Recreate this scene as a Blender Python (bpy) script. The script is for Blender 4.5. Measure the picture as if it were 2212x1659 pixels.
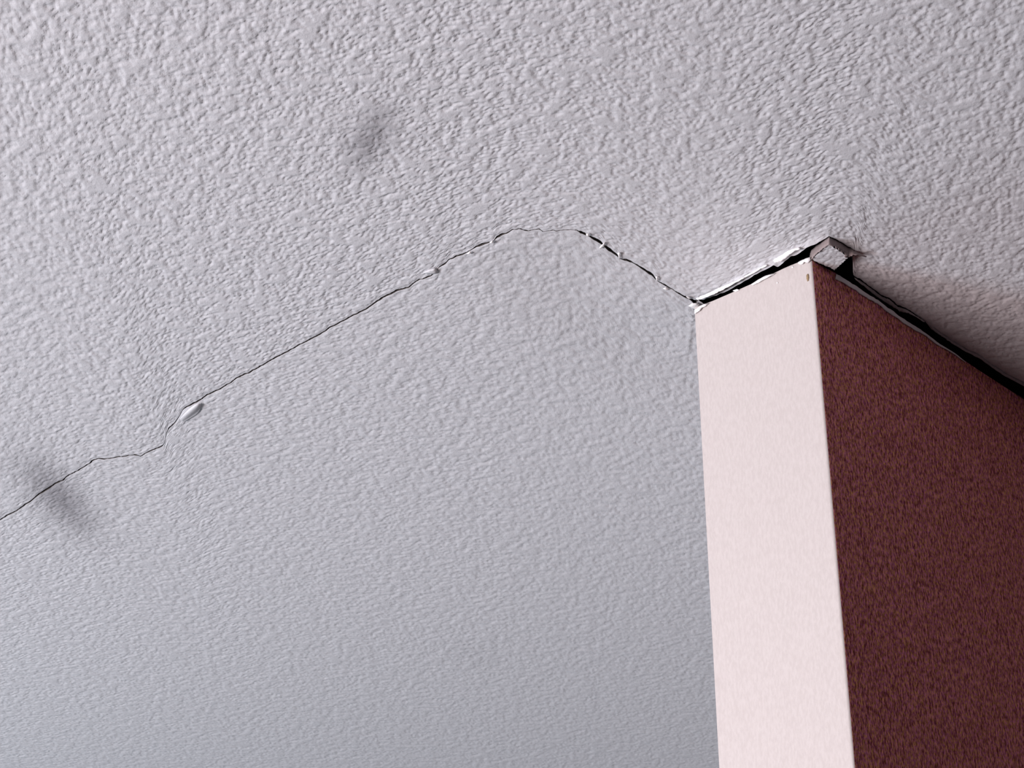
import bpy, bmesh, math, random
import numpy as np
from mathutils import Vector

for o in list(bpy.data.objects):
    bpy.data.objects.remove(o, do_unlink=True)
scene = bpy.context.scene
COL = scene.collection
random.seed(7)
RNG = np.random.default_rng(11)

# ------------------------------------------------------------------ camera
F_PX = 4753.0                              # focal length in pixels of the 2212 x 1659 frame
PITCH = math.atan(2627.0 / 4753.0)         # looking up at the ceiling
CAM_Z = 1.49
CEIL_Z = 2.44                              # underside of the ceiling
H = CEIL_Z - CAM_Z
cam_d = bpy.data.cameras.new('camera')
cam_d.sensor_width = 36.0
cam_d.lens = F_PX * 36.0 / 2212.0
cam_d.clip_start = 0.02
cam = bpy.data.objects.new('camera', cam_d)
cam.location = (0, 0, CAM_Z)
cam.rotation_euler = (math.pi / 2 + PITCH, 0, 0)
COL.objects.link(cam)
scene.camera = cam

# ------------------------------------------------------------------ exposure, world
vs = scene.view_settings
vs.view_transform = 'Standard'
vs.look = 'None'
vs.gamma = 1.0
vs.use_curve_mapping = False
vs.exposure = -0.04
world = bpy.data.worlds.new('world')
scene.world = world
world.use_nodes = True
world.node_tree.nodes['Background'].inputs[0].default_value = (0.55, 0.68, 0.9, 1)
world.node_tree.nodes['Background'].inputs[1].default_value = 0.5

# room frame: U runs along the cracked partition, V to the left of it
UD = np.array([0.6816, 0.7317])
VD = np.array([-0.7317, 0.6816])
def uv(u, v):
    p = UD * u + VD * v
    return float(p[0]), float(p[1])
U0, U1, V0, V1 = -2.6, 3.8, -2.8, 3.4       # room rectangle
W1 = dict(c=1.68, w=1.50, z0=0.15, z1=1.25)  # unseen windows added in the rear wall for light (centre along V)
W2 = dict(c=2.94, w=0.80, z0=0.15, z1=1.35)
W3 = dict(c=1.25, w=1.20, z0=0.35, z1=1.55)  # unseen window added in the left wall as fill (centre along U)

def area_light(name, loc, direction, sx, sy, power, color):
    l = bpy.data.lights.new(name, 'AREA')
    l.shape = 'RECTANGLE'
    l.size = sx
    l.size_y = sy
    l.energy = power
    l.color = color
    o = bpy.data.objects.new(name, l)
    o.location = loc
    o.rotation_euler = Vector(direction).to_track_quat('-Z', 'Y').to_euler()
    COL.objects.link(o)
    return o
x, y = uv(U0 + 0.01, W1['c'])
area_light('added_rear_key_light', (x, y, (W1['z0'] + W1['z1']) / 2), (UD[0], UD[1], 0.0),
           W1['w'], W1['z1'] - W1['z0'], 178, (1.0, 0.865, 0.87))  # added warm key, standing in for an unseen source at rear left
x, y = uv(U0 + 0.01, W2['c'])
area_light('added_corner_cool_light', (x, y, (W2['z0'] + W2['z1']) / 2), (UD[0], UD[1], 0.0),
           W2['w'], W2['z1'] - W2['z0'], 118, (0.72, 0.88, 1.0))  # added cool light beside the key, its window is unseen
x, y = uv(W3['c'], V1 - 0.01)
area_light('added_left_cool_fill', (x, y, (W3['z0'] + W3['z1']) / 2), (-VD[0], -VD[1], 0.0),
           W3['w'], W3['z1'] - W3['z0'], 9, (0.60, 0.87, 1.0))  # added weak blue fill to brighten the far left ceiling

# ------------------------------------------------------------------ pixel rays (to set out measured points)
CP, SP = math.cos(PITCH), math.sin(PITCH)
def ray(px, py):
    r = px - 1106.0
    u = 829.5 - py
    return np.array([r, F_PX * CP - u * SP, F_PX * SP + u * CP])
def on_z(px, py, z):
    d = ray(px, py)
    t = (z - CAM_Z) / d[2]
    return np.array([d[0] * t, d[1] * t, z])
def on_vertical(px, py, P, n2, off=0.0):
    """point on the vertical plane through P (xy) with horizontal normal n2, shifted by off along n2"""
    d = ray(px, py)
    t = (P[0] * n2[0] + P[1] * n2[1] + off) / (d[0] * n2[0] + d[1] * n2[1])
    return np.array([d[0] * t, d[1] * t, CAM_Z + d[2] * t])

# ------------------------------------------------------------------ materials
def new_mat(name):
    m = bpy.data.materials.new(name)
    m.use_nodes = True
    nt = m.node_tree
    b = nt.nodes['Principled BSDF']
    return m, nt, b
def noise(nt, scale, detail=2.0, rough=0.5, vec=None):
    n = nt.nodes.new('ShaderNodeTexNoise')
    n.inputs['Scale'].default_value = scale
    n.inputs['Detail'].default_value = detail
    n.inputs['Roughness'].default_value = rough
    if vec is not None:
        nt.links.new(vec, n.inputs['Vector'])
    return n
def position(nt):
    return nt.nodes.new('ShaderNodeNewGeometry').outputs['Position']
def bump(nt, b, height, strength, distance):
    bp = nt.nodes.new('ShaderNodeBump')
    bp.inputs['Strength'].default_value = strength
    bp.inputs['Distance'].default_value = distance
    nt.links.new(height, bp.inputs['Height'])
    nt.links.new(bp.outputs['Normal'], b.inputs['Normal'])
    return bp
def math_node(nt, op, a, b=None, c=None):
    n = nt.nodes.new('ShaderNodeMath')
    n.operation = op
    for i, v in enumerate((a, b, c)):
        if v is None:
            continue
        if isinstance(v, (int, float)):
            n.inputs[i].default_value = v
        else:
            nt.links.new(v, n.inputs[i])
    return n.outputs[0]
def two_tone(nt, b, fac, c1, c2):
    mx = nt.nodes.new('ShaderNodeMix')
    mx.data_type = 'RGBA'
    mx.inputs[6].default_value = (*c1, 1)
    mx.inputs[7].default_value = (*c2, 1)
    nt.links.new(fac, mx.inputs[0])
    nt.links.new(mx.outputs[2], b.inputs['Base Color'])
    return mx

def plain(name, c1, c2, scale, rough=0.9, bscale=900, bstr=0.3, bdist=0.0006):
    m, nt, b = new_mat(name)
    p = position(nt)
    n = noise(nt, scale, 3, 0.6, p)
    two_tone(nt, b, n.outputs['Fac'], c1, c2)
    b.inputs['Roughness'].default_value = rough
    b.inputs['Specular IOR Level'].default_value = 0.2
    if bstr:
        bump(nt, b, noise(nt, bscale, 2, 0.5, p).outputs['Fac'], bstr, bdist)
    return m

# soft grey patches in the ceiling colour: centre, long axis end, half width (frame pixels), depth
GREY_PATCHES = [((830, 235), (768, 365), 62, 0.50), ((62, 985), (190, 1165), 78, 0.60),
           ((1010, 1390), (1040, 1440), 60, 0.06)]
def ceiling_material(name, outer=False):
    m, nt, b = new_mat(name)
    p = position(nt)
    n = noise(nt, 700, 2, 0.6, p)
    mx = two_tone(nt, b, n.outputs['Fac'], (0.69, 0.69, 0.715), (0.765, 0.76, 0.785))
    col = mx.outputs[2]
    if not outer:
        sep = nt.nodes.new('ShaderNodeSeparateXYZ')
        nt.links.new(p, sep.inputs[0])
        wob = noise(nt, 35, 3, 0.6, p).outputs['Fac']
        for (a, e, hw, depth) in GREY_PATCHES:
            A = on_z(a[0], a[1], CEIL_Z)
            B = on_z(e[0], e[1], CEIL_Z)
            c = (A + B) / 2
            ax = (B - A)[:2]
            ln = float(np.linalg.norm(ax)) / 2
            ax = ax / (2 * ln)
            mpp = np.linalg.norm(on_z(a[0] + 1, a[1], CEIL_Z) - A)
            w = hw * mpp
            dx = math_node(nt, 'SUBTRACT', sep.outputs[0], float(c[0]))
            dy = math_node(nt, 'SUBTRACT', sep.outputs[1], float(c[1]))
            s = math_node(nt, 'MULTIPLY', dx, float(ax[0]) / (ln + w))
            s = math_node(nt, 'MULTIPLY_ADD', dy, float(ax[1]) / (ln + w), s)
            t = math_node(nt, 'MULTIPLY', dx, float(-ax[1]) / (w * 1.15))
            t = math_node(nt, 'MULTIPLY_ADD', dy, float(ax[0]) / (w * 1.15), t)
            r2 = math_node(nt, 'ADD', math_node(nt, 'MULTIPLY', s, s), math_node(nt, 'MULTIPLY', t, t))
            r2 = math_node(nt, 'MULTIPLY', r2, math_node(nt, 'MULTIPLY_ADD', wob, 1.6, 0.4))
            g = math_node(nt, 'POWER', 2.718, math_node(nt, 'MULTIPLY', r2, -1.9))
            g = math_node(nt, 'MULTIPLY', g, depth)
            mm = nt.nodes.new('ShaderNodeMix')
            mm.data_type = 'RGBA'
            nt.links.new(g, mm.inputs[0])
            nt.links.new(col, mm.inputs[6])
            mm.inputs[7].default_value = (0.135, 0.12, 0.14, 1)
            col = mm.outputs[2]
        nt.links.new(col, b.inputs['Base Color'])
    b.inputs['Roughness'].default_value = 0.75
    b.inputs['Specular IOR Level'].default_value = 0.25
    if outer:
        r = nt.nodes.new('ShaderNodeMapRange')
        r.inputs[1].default_value = 0.35
        r.inputs[2].default_value = 0.56
        nt.links.new(noise(nt, 150, 4, 0.62, p).outputs['Fac'], r.inputs[0])
        bump(nt, b, r.outputs[0], 0.4, 0.0014)
    else:
        bump(nt, b, noise(nt, 330, 4, 0.65, p).outputs['Fac'], 0.3, 0.0013)
    return m
M_CEIL = ceiling_material('ceiling_paint')
M_CEIL_OUT = ceiling_material('ceiling_paint_outer', True)
M_VOID = plain('shade_black_timber', (0.012, 0.009, 0.008), (0.022, 0.016, 0.014), 60, bstr=0)  # near-black, the darkness of the gap is put into the colour
M_CORE = plain('shade_dark_gypsum_core', (0.055, 0.047, 0.044), (0.11, 0.095, 0.088), 500)  # shade inside the crack is put into this dark gypsum colour
M_WHITE = plain('torn_white_paint', (0.93, 0.90, 0.90), (0.97, 0.95, 0.95), 600, bscale=1500)
M_PAPER = plain('torn_grey_paper', (0.50, 0.46, 0.46), (0.68, 0.63, 0.63), 500)
M_PALE = plain('pale_torn_tape', (0.80, 0.76, 0.76), (0.90, 0.86, 0.86), 500)
M_TAPE = plain('brownish_joint_tape', (0.24, 0.19, 0.18), (0.40, 0.33, 0.33), 420)
M_RUST = plain('rusty_brown_mark', (0.28, 0.19, 0.10), (0.40, 0.29, 0.17), 900)

def wall_material(name, c1, c2, grain, bstr):
    m, nt, b = new_mat(name)
    p = position(nt)
    mp = nt.nodes.new('ShaderNodeMapping')
    mp.inputs['Scale'].default_value = (1, 1, 0.35)
    nt.links.new(p, mp.inputs['Vector'])
    n = noise(nt, grain, 3, 0.7, mp.outputs[0])
    r = nt.nodes.new('ShaderNodeMapRange')
    r.inputs[1].default_value = 0.38
    r.inputs[2].default_value = 0.62
    nt.links.new(n.outputs['Fac'], r.inputs[0])
    two_tone(nt, b, r.outputs[0], c1, c2)
    b.inputs['Roughness'].default_value = 0.8
    b.inputs['Specular IOR Level'].default_value = 0.2
    bump(nt, b, noise(nt, 420, 3, 0.6, mp.outputs[0]).outputs['Fac'], bstr, 0.0012)
    return m
M_END = wall_material('pale_pinkish_wall_paint', (0.56, 0.505, 0.485), (0.61, 0.555, 0.535), 500, 0.10)
M_MAROON = wall_material('maroon_wall_paint', (0.20, 0.035, 0.04), (0.88, 0.42, 0.40), 620, 0.9)
def hue_grain(m):
    # brownish and purplish flecks in the paint
    nt = m.node_tree
    b = nt.nodes['Principled BSDF']
    src = b.inputs['Base Color'].links[0].from_socket
    n = noise(nt, 480, 2, 0.6, position(nt))
    cr = nt.nodes.new('ShaderNodeValToRGB')
    cr.color_ramp.elements[0].position = 0.36; cr.color_ramp.elements[0].color = (0.95, 0.95, 0.35, 1)
    cr.color_ramp.elements[1].position = 0.64; cr.color_ramp.elements[1].color = (0.85, 0.55, 1.0, 1)
    e = cr.color_ramp.elements.new(0.5); e.color = (1.0, 0.75, 0.75, 1)
    nt.links.new(n.outputs['Fac'], cr.inputs[0])
    mm = nt.nodes.new('ShaderNodeMix'); mm.data_type = 'RGBA'; mm.blend_type = 'MULTIPLY'
    mm.inputs[0].default_value = 1.0
    nt.links.new(src, mm.inputs[6]); nt.links.new(cr.outputs[0], mm.inputs[7])
    nt.links.new(mm.outputs[2], b.inputs['Base Color'])
hue_grain(M_MAROON)
M_ROOM = plain('dim_room_wall_paint', (0.085, 0.07, 0.085), (0.11, 0.095, 0.11), 8)
M_CARPET = plain('dark_brown_carpet', (0.035, 0.022, 0.018), (0.07, 0.045, 0.036), 300, bscale=500, bstr=0.8, bdist=0.004)
M_FRAME = plain('white_window_frame', (0.70, 0.69, 0.66), (0.76, 0.75, 0.72), 30)
def glass_material():
    m, nt, b = new_mat('window_glass')
    b.inputs['Transmission Weight'].default_value = 1.0
    b.inputs['Roughness'].default_value = 0.0
    b.inputs['Base Color'].default_value = (0.93, 0.96, 0.97, 1)
    return m
M_GLASS = glass_material()

# ------------------------------------------------------------------ mesh helpers
def link(name, me, mats, parent=None):
    o = bpy.data.objects.new(name, me)
    for m in (mats if isinstance(mats, (list, tuple)) else [mats]):
        me.materials.append(m)
    COL.objects.link(o)
    if parent is not None:
        o.parent = parent
    return o
def mesh_from(name, verts, faces, mats, parent=None, smooth=False, mat_idx=None):
    me = bpy.data.meshes.new(name)
    me.from_pydata([tuple(map(float, v)) for v in verts], [], faces)
    if mat_idx is not None:
        me.polygons.foreach_set('material_index', mat_idx)
    if smooth:
        me.polygons.foreach_set('use_smooth', [True] * len(me.polygons))
    me.update()
    return link(name, me, mats, parent)
def struct(o, label=None):
    o['kind'] = 'structure'
    if label:
        o['label'] = label
    return o
def box_uv(bm, u0, u1, v0, v1, z0, z1):
    c = [bm.verts.new((*uv(u, v), z)) for z in (z0, z1) for (u, v) in ((u0, v0), (u1, v0), (u1, v1), (u0, v1))]
    for f in ((3, 2, 1, 0), (4, 5, 6, 7), (0, 1, 5, 4), (1, 2, 6, 5), (2, 3, 7, 6), (3, 0, 4, 7)):
        bm.faces.new([c[i] for i in f])
def obj_bm(name, bm, mats, parent=None):
    bmesh.ops.recalc_face_normals(bm, faces=bm.faces)
    me = bpy.data.meshes.new(name)
    bm.to_mesh(me)
    bm.free()
    return link(name, me, mats, parent)

# ------------------------------------------------------------------ the room around (floor, walls, added windows)
T = 0.12
bm = bmesh.new(); box_uv(bm, U0 - T, U1 + T, V0 - T, V1 + T, -0.05, 0.0)
struct(obj_bm('floor', bm, M_CARPET), 'dark brown carpeted floor of the room below')
ROOM_TOP = CEIL_Z - 0.002
bm = bmesh.new()
edges = [V0]
for w in (W1, W2):
    a, b2 = w['c'] - w['w'] / 2, w['c'] + w['w'] / 2
    box_uv(bm, U0 - T, U0, edges[-1], a, 0.0, ROOM_TOP)
    box_uv(bm, U0 - T, U0, a, b2, 0.0, w['z0']); box_uv(bm, U0 - T, U0, a, b2, w['z1'], ROOM_TOP)
    edges.append(b2)
box_uv(bm, U0 - T, U0, edges[-1], V1, 0.0, ROOM_TOP)
struct(obj_bm('wall_rear', bm, M_ROOM), 'dim grey wall behind the camera with low openings for two added windows')
bm = bmesh.new()
a, b2 = W3['c'] - W3['w'] / 2, W3['c'] + W3['w'] / 2
box_uv(bm, U0, a, V1, V1 + T, 0.0, ROOM_TOP); box_uv(bm, b2, U1, V1, V1 + T, 0.0, ROOM_TOP)
box_uv(bm, a, b2, V1, V1 + T, 0.0, W3['z0']); box_uv(bm, a, b2, V1, V1 + T, W3['z1'], ROOM_TOP)
struct(obj_bm('wall_left', bm, M_ROOM), 'dim grey wall on the left of the room with an opening for one added window')
bm = bmesh.new(); box_uv(bm, U1, U1 + T, V0, V1, 0.0, ROOM_TOP)
struct(obj_bm('wall_front', bm, M_ROOM), 'dim grey wall at the far end of the room')
bm = bmesh.new(); box_uv(bm, U0, U1, V0 - T, V0, 0.0, ROOM_TOP)
struct(obj_bm('wall_side', bm, M_ROOM), 'dim grey wall on the far right of the room')
def window(name, label, w, left=False):
    a, b2 = w['c'] - w['w'] / 2, w['c'] + w['w'] / 2
    fw = 0.05
    def bx(bm, p, q, z0, z1, d0, d1):
        if left: box_uv(bm, p, q, V1 + d0, V1 + d1, z0, z1)
        else: box_uv(bm, U0 - d1, U0 - d0, p, q, z0, z1)
    bm = bmesh.new()
    bx(bm, a, a + fw, w['z0'], w['z1'], 0.04, 0.09); bx(bm, b2 - fw, b2, w['z0'], w['z1'], 0.04, 0.09)
    bx(bm, a + fw, b2 - fw, w['z0'], w['z0'] + fw, 0.04, 0.09); bx(bm, a + fw, b2 - fw, w['z1'] - fw, w['z1'], 0.04, 0.09)
    fr = struct(obj_bm(name, bm, M_FRAME), label)
    c = w['c']
    bm = bmesh.new(); bx(bm, c - 0.02, c + 0.02, w['z0'] + fw, w['z1'] - fw, 0.045, 0.085)
    obj_bm('mullion', bm, M_FRAME, fr)
    for (p, q) in ((a + fw, c - 0.02), (c + 0.02, b2 - fw)):
        bm = bmesh.new(); bx(bm, p, q, w['z0'] + fw, w['z1'] - fw, 0.062, 0.068)
        obj_bm('pane', bm, M_GLASS, fr)
window('added_window_1', 'wide white framed window added behind the camera for the warm key light', W1)
window('added_window_2', 'narrow white framed window added in the rear left corner for cool light', W2)
window('added_window_3', 'white framed window added in the left wall for cool fill', W3, True)

# ------------------------------------------------------------------ the cracked ceiling
# plan of the partition's end
D_TOP = 0.009                                             # the partition has dropped from the ceiling
ZW = CEIL_Z - D_TOP
PC = on_z(1753, 562, ZW)                                  # corner of the end face and the maroon face
PL = on_z(1500.5, 664, ZW)                                # other corner of the end face
DL = (PL - PC)[:2]; DL = DL / np.linalg.norm(DL)
DR = UD                                                   # the maroon face runs along U
NL = np.array([DL[1], -DL[0]]); NL = NL if NL @ PC[:2] < 0 else -NL
NR = np.array([DR[1], -DR[0]]); NR = NR if NR @ (-PC[:2]) > 0 else -NR

# crack, measured (x, y, width) from the left end to the partition
CRACK = [(-900, 1640, 1), (-500, 1420, 2), (-120, 1200, 2), (0, 1124, 2.2), (16, 1114, 3), (35, 1105.5, 2), (47, 1097, 3), (68, 1083, 3),
 (79, 1073, 3), (89, 1066, 4), (108, 1055, 4.5), (119, 1047, 3), (138, 1038, 3.5), (142, 1033, 2.2), (163, 1021, 2.2),
 (182, 1010.5, 2.2), (201, 997, 3), (214, 992, 2), (225, 994, 2), (244, 991, 1.6), (271, 987.5, 1.6), (290, 984, 1.6),
 (304, 988, 1.6), (320, 978, 2.2), (352.6, 964.4, 2.6), (358, 951, 2.2), (360, 937, 3.5), (364, 928, 3.5), (375.6, 917, 2.8),
 (386.5, 902, 2.5), (396, 885, 2.2), (407, 878, 3.2), (434, 865.4, 3), (447.5, 854.6, 3.2), (477, 841, 2.5), (502, 825, 2.5),
 (512.6, 816.6, 3.2), (542, 804, 2.8), (583, 780, 2.8), (617, 762, 3.2), (636, 751.5, 2.6), (671, 732.6, 3), (693, 721.7, 3),
 (712, 708, 3.2), (742, 693, 3), (761, 682, 3), (793, 666, 3.2), (809.5, 654, 3.6), (836.7, 637.6, 4), (855.7, 628, 4),
 (883, 620, 3), (902, 606, 2.2), (931.6, 595, 3), (942, 586, 2.2), (947, 577, 1.6), (963, 568, 4), (969, 560, 2.2), (988, 553, 3),
 (1001, 549, 4), (1016, 541, 2.2), (1029, 532.6, 4), (1044, 526.7, 6), (1064.6, 521, 2.2), (1073, 512, 5), (1085, 507, 6),
 (1106, 497, 2.2), (1123, 494, 3), (1141, 499, 3), (1150, 496.4, 2.2), (1166, 495, 3), (1173, 501, 2), (1197, 496, 2.2),
 (1203, 499, 2.2), (1223, 496, 1.6), (1246, 496.5, 1.6), (1253, 500, 5), (1264, 504.6, 6), (1270, 509, 1.2), (1277, 512, 5),
 (1294, 521, 8), (1300, 525, 7), (1304, 529.6, 3), (1311, 534, 9), (1323, 543, 7), (1335, 551.7, 5), (1339, 558, 2),
 (1348, 560, 4), (1355.5, 561, 6), (1370, 568, 3), (1394, 583, 6), (1411, 594, 7), (1420, 606, 2), (1438, 615, 4),
 (1449.5, 622, 2.2), (1476, 638, 4), (1490, 645, 5)]
# far lip of the near ceiling board along the gap above the partition
NEAR_GAP = [(1502, 647.6), (1520, 645), (1549.5, 634), (1576.6, 621), (1604, 604), (1622, 594), (1638, 583.5), (1655, 576),
 (1671.5, 567), (1680.6, 571), (1694, 559), (1708, 547.5), (1721, 545), (1733, 537), (1742, 530), (1762, 522), (1779, 513), (1791, 507),
 (1805, 515), (1820, 524), (1841, 537), (1842.5, 591), (1845, 595), (1865, 606), (1884, 620.5), (1903, 635.5), (1922, 643), (1938.6, 658),
 (1960, 665.5), (1976.6, 677.5), (1998, 693), (2012, 709), (2033.5, 725), (2054.6, 739.5), (2086, 758), (2118, 774), (2141, 791),
 (2170.6, 811), (2212, 833)]
# near lip of the far board, down to the partition's corner
FAR_END = [(1497, 652), (1500.2, 661)]

near_xy = [on_z(x, y - w * (0.52 if x < 1000 else 0.44 if w >= 4 else 0.28), CEIL_Z)[:2] for x, y, w in CRACK] + [on_z(x, y, CEIL_Z)[:2] for x, y in NEAR_GAP]
far_xy = [on_z(x, y + w * (0.52 if x < 1000 else 0.44 if w >= 4 else 0.28), CEIL_Z)[:2] for x, y, w in CRACK] + [on_z(x, y, CEIL_Z)[:2] for x, y in FAR_END]
last = near_xy[-1]
# beyond the frame both follow the partition
end_u = 3.0
near_xy.append(last + DR * end_u)
far_xy.append(PL[:2] + DR * 0.004 + DL * (-0.001))
far_xy.append(PL[:2] + DR * (end_u + 0.3) + DL * (-0.001))
def monotone(pts):
    out = [pts[0]]
    for p in pts[1:]:
        q = np.array(p)
        if q[0] <= out[-1][0] + 2e-4:
            q[0] = out[-1][0] + 2e-4
        out.append(q)
    return np.array(out)
near_xy = monotone(near_xy); far_xy = monotone(far_xy)

# splattered and knocked-down texture: a seamless height tile made by filtering noise
TN, TS = 2048, 1.40
fx = np.fft.fftfreq(TN, TS / TN)
FR = np.sqrt(fx[:, None] ** 2 + fx[None, :] ** 2)
def band(wl, seed, spread=0.45):
    r = np.random.default_rng(seed).standard_normal((TN, TN))
    f0 = 1.0 / wl
    g = np.exp(-((np.log(FR + 1e-6) - math.log(f0)) ** 2) / (2 * spread ** 2))
    z = np.real(np.fft.ifft2(np.fft.fft2(r) * g))
    return z / z.std()
b1, b2_, b3, b4 = band(0.0165, 1, 0.5), band(0.0056, 2, 0.40), band(0.0550, 3), band(0.0031, 4, 0.30)
def sig(a):
    return 1 / (1 + np.exp(-np.clip(a, -30, 30)))
def soft_min(a, t, k):
    return -k * np.logaddexp(-a / k, -t / k)
flats = sig((0.8 * b1 + 0.35 * b2_ + 0.45 * b3 - 0.32) / 0.06)              # broad knocked-down islands
crumbs = 0.92 * sig((0.75 * b2_ + 0.65 * b4 + 0.25 * b1 - 0.25) / 0.30)      # small splatter between them
pits = np.maximum(soft_min(0.85 * b1 + 0.70 * b2_ + 0.40 * b3 + 0.32 * b4, 0.15, 0.06), -1.8)
TILE = -soft_min(-flats, -crumbs, 0.06) * 0.00044 + pits * 0.00024
def relief(X, Y):
    a = (X / TS * TN) % TN
    b = (Y / TS * TN) % TN
    i = np.floor(a).astype(int); j = np.floor(b).astype(int)
    s = a - i; t = b - j
    i1 = (i + 1) % TN; j1 = (j + 1) % TN; i %= TN; j %= TN
    return ((TILE[i, j] * (1 - s) + TILE[i1, j] * s) * (1 - t) + (TILE[i, j1] * (1 - s) + TILE[i1, j1] * s) * t)

XMIN, XMAX = -1.10, 1.10
xs = np.concatenate([np.linspace(XMIN, -0.70, 130, endpoint=False), np.linspace(-0.70, -0.38, 210, endpoint=False),
                     np.linspace(-0.38, 0.44, 680, endpoint=False), np.linspace(0.44, 0.70, 150, endpoint=False), np.linspace(0.70, XMAX, 131)])
Y_NEAR, Y_FAR = 0.90, 2.98
YN = np.interp(xs, near_xy[:, 0], near_xy[:, 1])
YF = np.interp(xs, far_xy[:, 0], far_xy[:, 1])
jit = RNG.normal(0, 1, len(xs))
jit = np.convolve(jit, [0.2, 0.6, 0.2], 'same') * 0.00052
YN = YN + jit
YF = YF + np.roll(jit, 1) * 0.9
in_x = xs < PL[0] - 0.002
YF = np.where(in_x, np.maximum(YF, YN + 0.0006), YF)

def board(name, xs, Yedge, Yout, rows, power, edge_dir, shape, parent):
    """height-field board from the broken edge (row 0) outwards, with the board's thickness at the broken edge"""
    s = np.linspace(0, 1, rows) ** power
    X = np.repeat(xs[None, :], rows, 0)
    ker = np.hanning(61); ker /= ker.sum()
    Ys = np.convolve(np.pad(Yedge, 30, mode='edge'), ker, 'valid')      # smooth run of the edge
    base = (Yout - Ys)[None, :] * s[:, None]
    Y = Ys[None, :] + base + (Yedge - Ys)[None, :] * np.exp(-np.abs(base) / 0.035)
    fade = np.clip((np.abs(Y - Yedge[None, :])) / 0.004, 0.35, 1)
    amp = np.clip(1.06 - (Y - 1.2) * 0.30, 0.42, 1.05)
    Z = CEIL_Z - relief(X, Y) * fade * amp - shape(X, Y, np.abs(Y - Yedge[None, :]))
    nc = len(xs)
    top = np.stack([X, Y, Z], -1).reshape(-1, 3)
    sk = np.stack([xs, Yedge, np.full(nc, CEIL_Z + 0.013)], -1)
    V = np.concatenate([top, sk])
    idx = np.arange(rows * nc).reshape(rows, nc)
    a, b, c, d = idx[:-1, :-1], idx[:-1, 1:], idx[1:, 1:], idx[1:, :-1]
    q = np.stack([a, b, c, d], -1).reshape(-1, 4) if edge_dir < 0 else np.stack([a, d, c, b], -1).reshape(-1, 4)
    e = rows * nc + np.arange(nc)
    sq = np.stack([idx[0, :-1], e[:-1], e[1:], idx[0, 1:]], -1)
    if edge_dir > 0:
        sq = sq[:, ::-1]
    Q = np.concatenate([q, sq])
    me = bpy.data.meshes.new(name)
    me.vertices.add(len(V)); me.vertices.foreach_set('co', V.astype(np.float32).ravel())
    me.loops.add(Q.size); me.loops.foreach_set('vertex_index', Q.astype(np.int32).ravel())
    me.polygons.add(len(Q))
    me.polygons.foreach_set('loop_start', np.arange(0, Q.size, 4, dtype=np.int32))
    me.polygons.foreach_set('material_index', np.concatenate([np.zeros(len(q)), np.ones(len(sq))]).astype(np.int32))
    sm = np.concatenate([np.ones(len(q)), np.zeros(len(sq))]).astype(bool)
    me.polygons.foreach_set('use_smooth', sm)
    me.update(calc_edges=True)
    me.validate()
    return link(name, me, [M_CEIL, M_CORE], parent)

def edge_bend(X, Y, dist):
    # the near board's broken edge curls down a little along the bright end of the partition
    k = np.clip((X - (PL[0] + 0.004)) / 0.03, 0, 1) * np.clip((0.262 - X) / 0.02, 0, 1)
    roll = 0.0022 * np.exp(-(dist / 0.007) ** 1.2)
    # gentle waviness of the whole ceiling
    return k * roll + 0.0012 * np.sin(X * 5.1 + 0.6) * np.sin(Y * 4.3)
def far_shape(X, Y, dist):
    # the board lifts towards the partition, a bend added to darken it there
    rel_v = (X - PL[0]) * VD[0] + (Y - PL[1]) * VD[1]
    k = np.clip(1 - np.abs(rel_v) / 0.16, 0, 1) ** 2
    return -0.0140 * k * np.clip((dist - 0.004) / 0.14, 0, 1) ** 1.5 + 0.0012 * np.sin(X * 5.1 + 0.6) * np.sin(Y * 4.3)

# outer sheets of the ceiling around the broken boards
bm = bmesh.new()
def cl(poly, z):
    f = bm.faces.new([bm.verts.new((p[0], p[1], z)) for p in poly])
corners = [uv(U0 - T, V0 - T), uv(U1 + T, V0 - T), uv(U1 + T, V1 + T), uv(U0 - T, V1 + T)]
rect = [(XMIN, Y_NEAR), (XMAX, Y_NEAR), (XMAX, Y_FAR), (XMIN, Y_FAR)]
# room corners in world order: rear-right, far-right, far-left, rear-left
c_rr, c_fr, c_fl, c_rl = corners
cl([c_rl, c_rr, rect[1], rect[0]], CEIL_Z)
cl([c_rr, c_fr, rect[2], rect[1]], CEIL_Z)
cl([c_fr, c_fl, rect[3], rect[2]], CEIL_Z)
cl([c_fl, c_rl, rect[0], rect[3]], CEIL_Z)
ceiling = obj_bm('ceiling', bm, M_CEIL_OUT)
struct(ceiling, 'grey-white knockdown textured ceiling split by a long crack')
near_board = board('ceiling_board', xs, YN, np.full(len(xs), Y_NEAR), 520, 1.15, -1, edge_bend, ceiling)
near_board['label'] = 'textured ceiling board on the near side of the crack'
xf = np.concatenate([np.linspace(XMIN, -0.70, 100, endpoint=False), np.linspace(-0.70, 0.30, 700, endpoint=False), np.linspace(0.30, 0.70, 170, endpoint=False),
                     np.linspace(0.70, XMAX, 81)])
far_board = board('ceiling_board', xf, np.interp(xf, xs, YF), np.full(len(xf), Y_FAR), 720, 1.12, 1, far_shape, ceiling)
far_board['label'] = 'textured ceiling board beyond the crack'
bm = bmesh.new(); box_uv(bm, U0 - T, U1 + T, V0 - T, V1 + T, CEIL_Z + 0.10, CEIL_Z + 0.12)
obj_bm('attic_deck', bm, M_VOID, ceiling)

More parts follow.
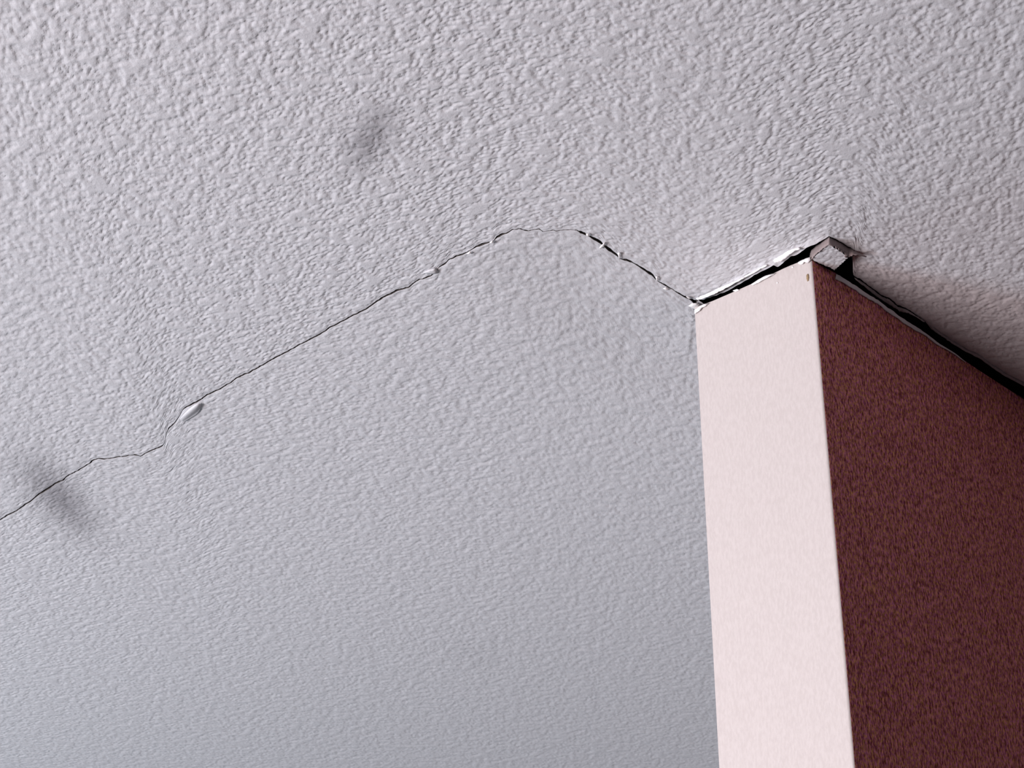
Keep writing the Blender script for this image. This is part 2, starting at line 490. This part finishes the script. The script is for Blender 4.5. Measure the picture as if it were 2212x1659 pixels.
# ------------------------------------------------------------------ the partition with the pale end and the maroon side
END_TOP = [(1500.5, 663), (1506, 662.5), (1513, 659), (1527, 655), (1540, 650), (1556, 643), (1577, 634), (1595, 626), (1608, 620), (1622, 614),
 (1637, 604), (1653, 596), (1664, 593), (1676, 588), (1692, 580), (1710, 572), (1726, 566), (1744, 557), (1751, 555.5)]
SIDE_TOP = [(1755, 563), (1770, 570), (1786, 580), (1800, 586), (1812, 595), (1832, 607), (1850, 618), (1873, 634), (1896, 648), (1917.5, 664.5),
 (1932, 675), (1947, 685.6), (1976.6, 704.6), (2002, 721), (2023, 738), (2045, 752), (2061, 761.5), (2086, 780.5), (2118, 802), (2149.6, 822),
 (2181, 842), (2212, 861)]
LEAN = 0.0058                                              # the partition leans a touch
def lean(P):
    P = np.array(P, float)
    P[0] += (ZW - P[2]) * LEAN
    return P
R_C = 0.0028                                               # rounded corner bead
wall_u_end = (np.array([*uv(U1 - 0.002, 0)]) @ UD)
top = []                                                   # (xy, z, material of the strip to the next point)
for p in END_TOP:
    q = on_vertical(p[0], p[1], PC, NL)
    if (q[:2] - PC[:2]) @ DL < R_C: continue
    top.append((q[:2], q[2], 0))
zc = top[-1][1]
for k in range(1, 6):                                      # the bead
    a = k / 6
    A = PC[:2] + DL * R_C; B = PC[:2] + DR * R_C
    q = A * (1 - a) ** 2 + PC[:2] * 2 * a * (1 - a) + B * a ** 2
    top.append((q, zc - 0.0004 * k, 0 if k < 4 else 1))
for p in SIDE_TOP:
    q = on_vertical(p[0], p[1], PC, NR)
    if (q[:2] - PC[:2]) @ DR < R_C * 1.2: continue
    top.append((q[:2], min(q[2], CEIL_Z - 0.002), 1))
zl = top[-1][1]
Lend = wall_u_end - top[-1][0] @ DR
for k in range(1, 9):
    top.append((top[-1][0] + DR * Lend / 8, zl, 1))
back_end = PL[:2] + DR * (wall_u_end - PL[:2] @ DR)
top.append((back_end, zl, 2)); top.append((PL[:2] + DR * 0.001, ZW, 2))
verts, faces, mi = [], [], []
n = len(top)
NZ = 6
for (xy, z, m) in top:
    for k in range(NZ):
        zz = z * (1 - k / (NZ - 1))
        verts.append(lean((xy[0], xy[1], zz)))
for i in range(n):
    j = (i + 1) % n
    m = top[i][2]
    if i == n - 2: m = 2
    if i == n - 1: m = 0
    for k in range(NZ - 1):
        faces.append((i * NZ + k, i * NZ + k + 1, j * NZ + k + 1, j * NZ + k)); mi.append(m)
faces.append(tuple(i * NZ for i in range(n))); mi.append(3)
faces.append(tuple(i * NZ + NZ - 1 for i in range(n))[::-1]); mi.append(3)
wall = mesh_from('wall_right', verts, faces, [M_END, M_MAROON, M_END, M_VOID], mat_idx=mi)
bmx = bmesh.new(); bmx.from_mesh(wall.data); bmesh.ops.recalc_face_normals(bmx, faces=bmx.faces); bmx.to_mesh(wall.data); bmx.free()
struct(wall, 'partition wall with a pale pinkish end and a dark maroon side, sunk from the ceiling')

# ------------------------------------------------------------------ torn edges, flakes and chips
def sheet(name, upper, lower, mat, parent, thick=0.0006, label=None):
    """thin torn strip between two lines of points, with thickness and ragged edges"""
    up = [np.array(p) for p in upper]; lo = [np.array(p) for p in lower]
    U, L = [], []
    for i in range(len(up) - 1):
        for s in np.linspace(0, 1, 5, endpoint=False):
            U.append(up[i] * (1 - s) + up[i + 1] * s); L.append(lo[i] * (1 - s) + lo[i + 1] * s)
    U.append(up[-1]); L.append(lo[-1])
    m = len(U); R = 4
    verts = []
    for i in range(m):
        a = U[i] + (L[i] - U[i]) * RNG.normal(0, 0.05); b = L[i] + (U[i] - L[i]) * RNG.normal(0, 0.07)
        for k in range(R):
            s = k / (R - 1)
            verts.append(a * (1 - s) + b * s + RNG.normal(0, 0.00009, 3))
    faces = [(i * R + k, i * R + k + 1, (i + 1) * R + k + 1, (i + 1) * R + k) for i in range(m - 1) for k in range(R - 1)]
    o = mesh_from(name, verts, faces, mat, parent, smooth=True)
    sol = o.modifiers.new('thickness', 'SOLIDIFY'); sol.thickness = thick; sol.offset = 0
    if label: o['label'] = label
    return o
def flat_piece(name, pts3, mat, parent, thick=0.0008, dome=None, label=None):
    """irregular flake: outline of 3D points, raised centre"""
    P = [np.array(p) for p in pts3]
    fine = []
    for i in range(len(P)):
        a, b = P[i], P[(i + 1) % len(P)]
        for s in (0, 0.33, 0.66):
            fine.append(a * (1 - s) + b * s + RNG.normal(0, 0.00012, 3))
    c = sum(P) / len(P)
    m = len(fine)
    verts = list(fine)
    for p in fine:
        verts.append(p * 0.5 + c * 0.5 + (np.array(dome) * 0.8 if dome is not None else 0))
    verts.append(c + (np.array(dome) if dome is not None else 0))
    faces = [(i, (i + 1) % m, m + (i + 1) % m, m + i) for i in range(m)] + [(m + i, m + (i + 1) % m, 2 * m) for i in range(m)]
    o = mesh_from(name, verts, faces, mat, parent, smooth=True)
    sol = o.modifiers.new('thickness', 'SOLIDIFY'); sol.thickness = thick; sol.offset = 0
    if label: o['label'] = label
    return o
def zc_(pts, dz):
    return [on_z(x, y, CEIL_Z - dz) for x, y in pts]
def on_end(pts, off=0.0006):
    return [lean(on_vertical(x, y, PC, NL, off)) for x, y in pts]
def on_side(pts, off=0.0006):
    return [lean(on_vertical(x, y, PC, NR, off)) for x, y in pts]

# bright torn paint along the near board above the pale end
sheet('torn_paint_edge', zc_([(1503, 644), (1512, 640.5), (1525, 635), (1540, 628.5), (1556, 621), (1572, 614), (1589, 606.5), (1606, 598)], 0.0016),
      zc_([(1506, 648), (1515, 646), (1528, 641.5), (1543, 635.5), (1559, 627.5), (1575, 619), (1592, 609), (1608, 600)], 0.0042),
      M_WHITE, ceiling, label='bright white torn paint along the gap')
sheet('torn_paint_edge', zc_([(1606, 598), (1622, 589.5), (1638, 580), (1656, 571)], 0.0018), zc_([(1607, 601), (1623, 592.5), (1639, 583), (1657, 574)], 0.0034),
      M_WHITE, ceiling)
sheet('torn_paint_edge', zc_([(1670, 562), (1684, 553), (1698, 543.5), (1712, 538), (1726, 534)], 0.0016),
      zc_([(1673, 567), (1686, 566), (1700, 555), (1715, 543.5), (1728, 538)], 0.0042), M_WHITE, ceiling)
# torn paper strip hanging beside the gap over the maroon side
sheet('torn_paper_strip', zc_([(1846, 600), (1865, 611), (1884, 625), (1903, 640), (1922, 647.5), (1938.6, 662.5), (1960, 669.5), (1976, 681), (1996, 694)], 0.0012),
      zc_([(1849, 604), (1871, 622), (1893, 640), (1911, 652), (1930, 663.5), (1945, 673), (1962, 676.5), (1980, 684.5), (1997, 696)], 0.0030),
      M_PAPER, ceiling, label='grey torn paper strip along the gap')
sheet('torn_paper_strip', zc_([(2010, 703), (2033, 720), (2054, 735), (2086, 753.5), (2118, 769), (2141, 786), (2170, 806), (2212, 828)], 0.0009),
      zc_([(2013, 711), (2034, 726), (2055.6, 741), (2087, 760), (2119, 776), (2142, 793), (2171, 813), (2213, 835)], 0.0028), M_PAPER, ceiling)
# white crumbs on the end's top edge and at its corner
flat_piece('paint_flake', zc_([(1487, 660), (1496, 654.5), (1505, 655), (1512.5, 657.5), (1509, 664), (1503, 668), (1496, 665)], 0.0018), M_WHITE, ceiling,
           dome=(-0.0002, -0.0004, -0.001), label='white paint flake at the end of the crack')
flat_piece('paint_flake', on_end([(1500.5, 669), (1507, 666), (1512, 661.5), (1522, 657.5), (1531, 655), (1524, 661), (1516, 665), (1511, 672), (1505, 675), (1501, 678)], 0.0012),
           M_WHITE, wall, dome=(NL[0] * 0.001, NL[1] * 0.001, 0), label='bright white chipped corner')
flat_piece('paint_flake', on_end([(1623, 614.5), (1637, 605.5), (1654, 596.5), (1676, 589), (1668, 595.5), (1650, 604), (1636, 612), (1626, 616)], 0.0010),
           M_WHITE, wall, dome=(NL[0] * 0.0008, NL[1] * 0.0008, 0))
flat_piece('paint_flake', on_end([(1724, 567.5), (1738, 560), (1750, 555.5), (1751, 561), (1746, 568), (1738, 565), (1733, 571), (1726, 571)], 0.0010),
           M_WHITE, wall, dome=(NL[0] * 0.0008, NL[1] * 0.0008, 0))
flat_piece('paint_flake', on_end([(1583, 628), (1592, 625), (1597, 626), (1590, 630)], 0.0008), M_WHITE, wall)
for (x, y, r) in ((1679, 611, 2.2), (1712, 577, 2.4)):
    flat_piece('paint_crumb', on_end([(x - r, y), (x, y - r), (x + r, y), (x, y + r)], 0.0003), M_WHITE, wall, thick=0.0003)
flat_piece('rust_mark', on_end([(1742.5, 594), (1744.5, 591.5), (1746.6, 594), (1747, 601), (1746, 606), (1744, 607.5), (1742.6, 604), (1742, 598)], 0.0004),
           M_RUST, wall, thick=0.0004, label='small brown oval rust mark')
# pale torn tape along the top of the maroon side
tape_t = [(1806, 592), (1826, 604), (1850, 618.6), (1873, 634.5), (1896, 648.6), (1917.5, 665), (1947, 686), (1976.6, 705), (2002, 721.6), (2023, 738.6), (2061, 762), (2086, 781)]
tape_w = [10, 10, 9, 9, 8, 8, 8, 7.5, 4.5, 5, 2.2, 1.5]
sheet('torn_tape_edge', on_side(tape_t, 0.0010), on_side([(x - 1.5, y + w) for (x, y), w in zip(tape_t, tape_w)], 0.0006), M_PALE, wall,
      thick=0.0008, label='pale torn tape edge along the maroon wall top')
# corner fragment of ceiling that came down with the partition
zb = ZW + 0.0006
qa, qb, qc, qd = [on_z(*p, zb) for p in ((1753, 560.5), (1790, 527), (1833, 555.5), (1803, 583))]
verts, faces = [], []
NX, NY = 36, 30
for j in range(NY + 1):
    for i in range(NX + 1):
        s, t = i / NX, j / NY
        p = (qa * (1 - s) + qb * s) * (1 - t) + (qd * (1 - s) + qc * s) * t
        p[2] -= relief(np.array([p[0] + .3]), np.array([p[1] + .2]))[0] * 0.55
        if i in (0, NX) or j in (0, NY): p[:2] += RNG.normal(0, 0.0002, 2)
        verts.append(p)
for j in range(NY):
    for i in range(NX):
        a = j * (NX + 1) + i
        faces.append((a, a + 1, a + NX + 2, a + NX + 1))
frag = mesh_from('ceiling_fragment', verts, faces, M_CEIL, wall, smooth=True)
frag['label'] = 'small textured ceiling fragment stuck on the wall corner'
# its torn sides, up to the ceiling
low = [on_z(*p, zb - 0.0005) for p in ((1752, 562.5), (1757, 555.5), (1769.5, 543), (1784, 531.8), (1790.5, 528.6), (1798, 531.8), (1808.5, 537.2), (1819.5, 546.6), (1832, 557))]
hig = [on_z(*p, CEIL_Z + 0.001) for p in ((1749, 552), (1753, 540), (1770, 526), (1784, 515), (1791.7, 509), (1799, 513), (1816.6, 523), (1836, 535), (1858, 549))]
sheet('torn_side', hig, low, M_TAPE, frag, thick=0.0004, label='brownish torn side of the fragment')
# curled paper tip
tipc = [on_z(1832, 555.7, zb), on_z(1842, 551, zb + 0.001), on_z(1854, 550.5, zb + 0.002), on_z(1871, 555.5, CEIL_Z - 0.004)]
tiph = [on_z(1832, 534, CEIL_Z), on_z(1845, 541, CEIL_Z - 0.001), on_z(1858, 547.5, CEIL_Z - 0.002), on_z(1872, 554.5, CEIL_Z - 0.0035)]
sheet('curled_paper', tiph, tipc, M_TAPE, frag, thick=0.0004, label='curled paper tip of the fragment')
back = [on_z(1832, 555.7, zb), on_z(1818, 567, zb), on_z(1803, 582, zb)]
sheet('torn_side', [p + np.array([0, 0, 0.012]) for p in back], back, M_CORE, frag, thick=0.0004)
# blister of lifted paint beside the crack
bl_a = [(387, 906), (396, 895), (406, 885), (416, 877), (425, 872), (431, 871)]
bl_b = [(396, 912), (408, 905), (418, 899), (426, 894), (432, 886), (434, 877)]
verts, faces = [], []
R = 9
for i in range(len(bl_a)):
    e = math.sin(math.pi * (i + 0.3) / (len(bl_a) - 0.4))
    for k in range(R):
        s = k / (R - 1)
        px = bl_a[i][0] * (1 - s) + bl_b[i][0] * s; py = bl_a[i][1] * (1 - s) + bl_b[i][1] * s
        hgt = 0.0004 + 0.0027 * e * (math.sin(math.pi * min(1, s * 1.1 + 0.12)) ** 0.8 if s < 0.95 else 0.0)
        verts.append(on_z(px, py, CEIL_Z - hgt))
for i in range(len(bl_a) - 1):
    for k in range(R - 1):
        faces.append((i * R + k, i * R + k + 1, (i + 1) * R + k + 1, (i + 1) * R + k))
bl = mesh_from('lifted_paint_flake', verts, faces, M_CEIL, ceiling, smooth=True)
bl['label'] = 'lifted paint blister beside the crack'
sol = bl.modifiers.new('thickness', 'SOLIDIFY'); sol.thickness = 0.0005; sol.offset = 0
sub = bl.modifiers.new('smooth', 'SUBSURF'); sub.levels = 1; sub.render_levels = 2
# small white chips along the crack
CHIPS = [[(914, 588), (926, 583), (938, 580), (945, 584), (944, 590), (934, 592), (922, 591)], [(1294, 536), (1299, 529), (1306, 524), (1307, 527), (1302, 533), (1297, 537)],
 [(1334, 547), (1338, 545.5), (1341, 556), (1338, 560)], [(1432, 623), (1438, 620.5), (1444, 624), (1440, 627)], [(1008, 547), (1015, 543), (1019, 546), (1012, 549.5)],
 [(1058, 523), (1064, 519), (1066, 523), (1061, 526)], [(1416, 598), (1420, 596.5), (1422, 604), (1419, 607)], [(1266, 505), (1271, 504), (1274, 509.5), (1269, 511)],
 [(1482, 640), (1488, 641), (1494, 645), (1488, 645)]]
for n_c, c in enumerate(CHIPS):
    flat_piece('paint_chip', zc_(c, 0.0013), M_CEIL if n_c == 0 else M_WHITE, ceiling, thick=0.0006, dome=(-0.0001, -0.0001, -0.0006))
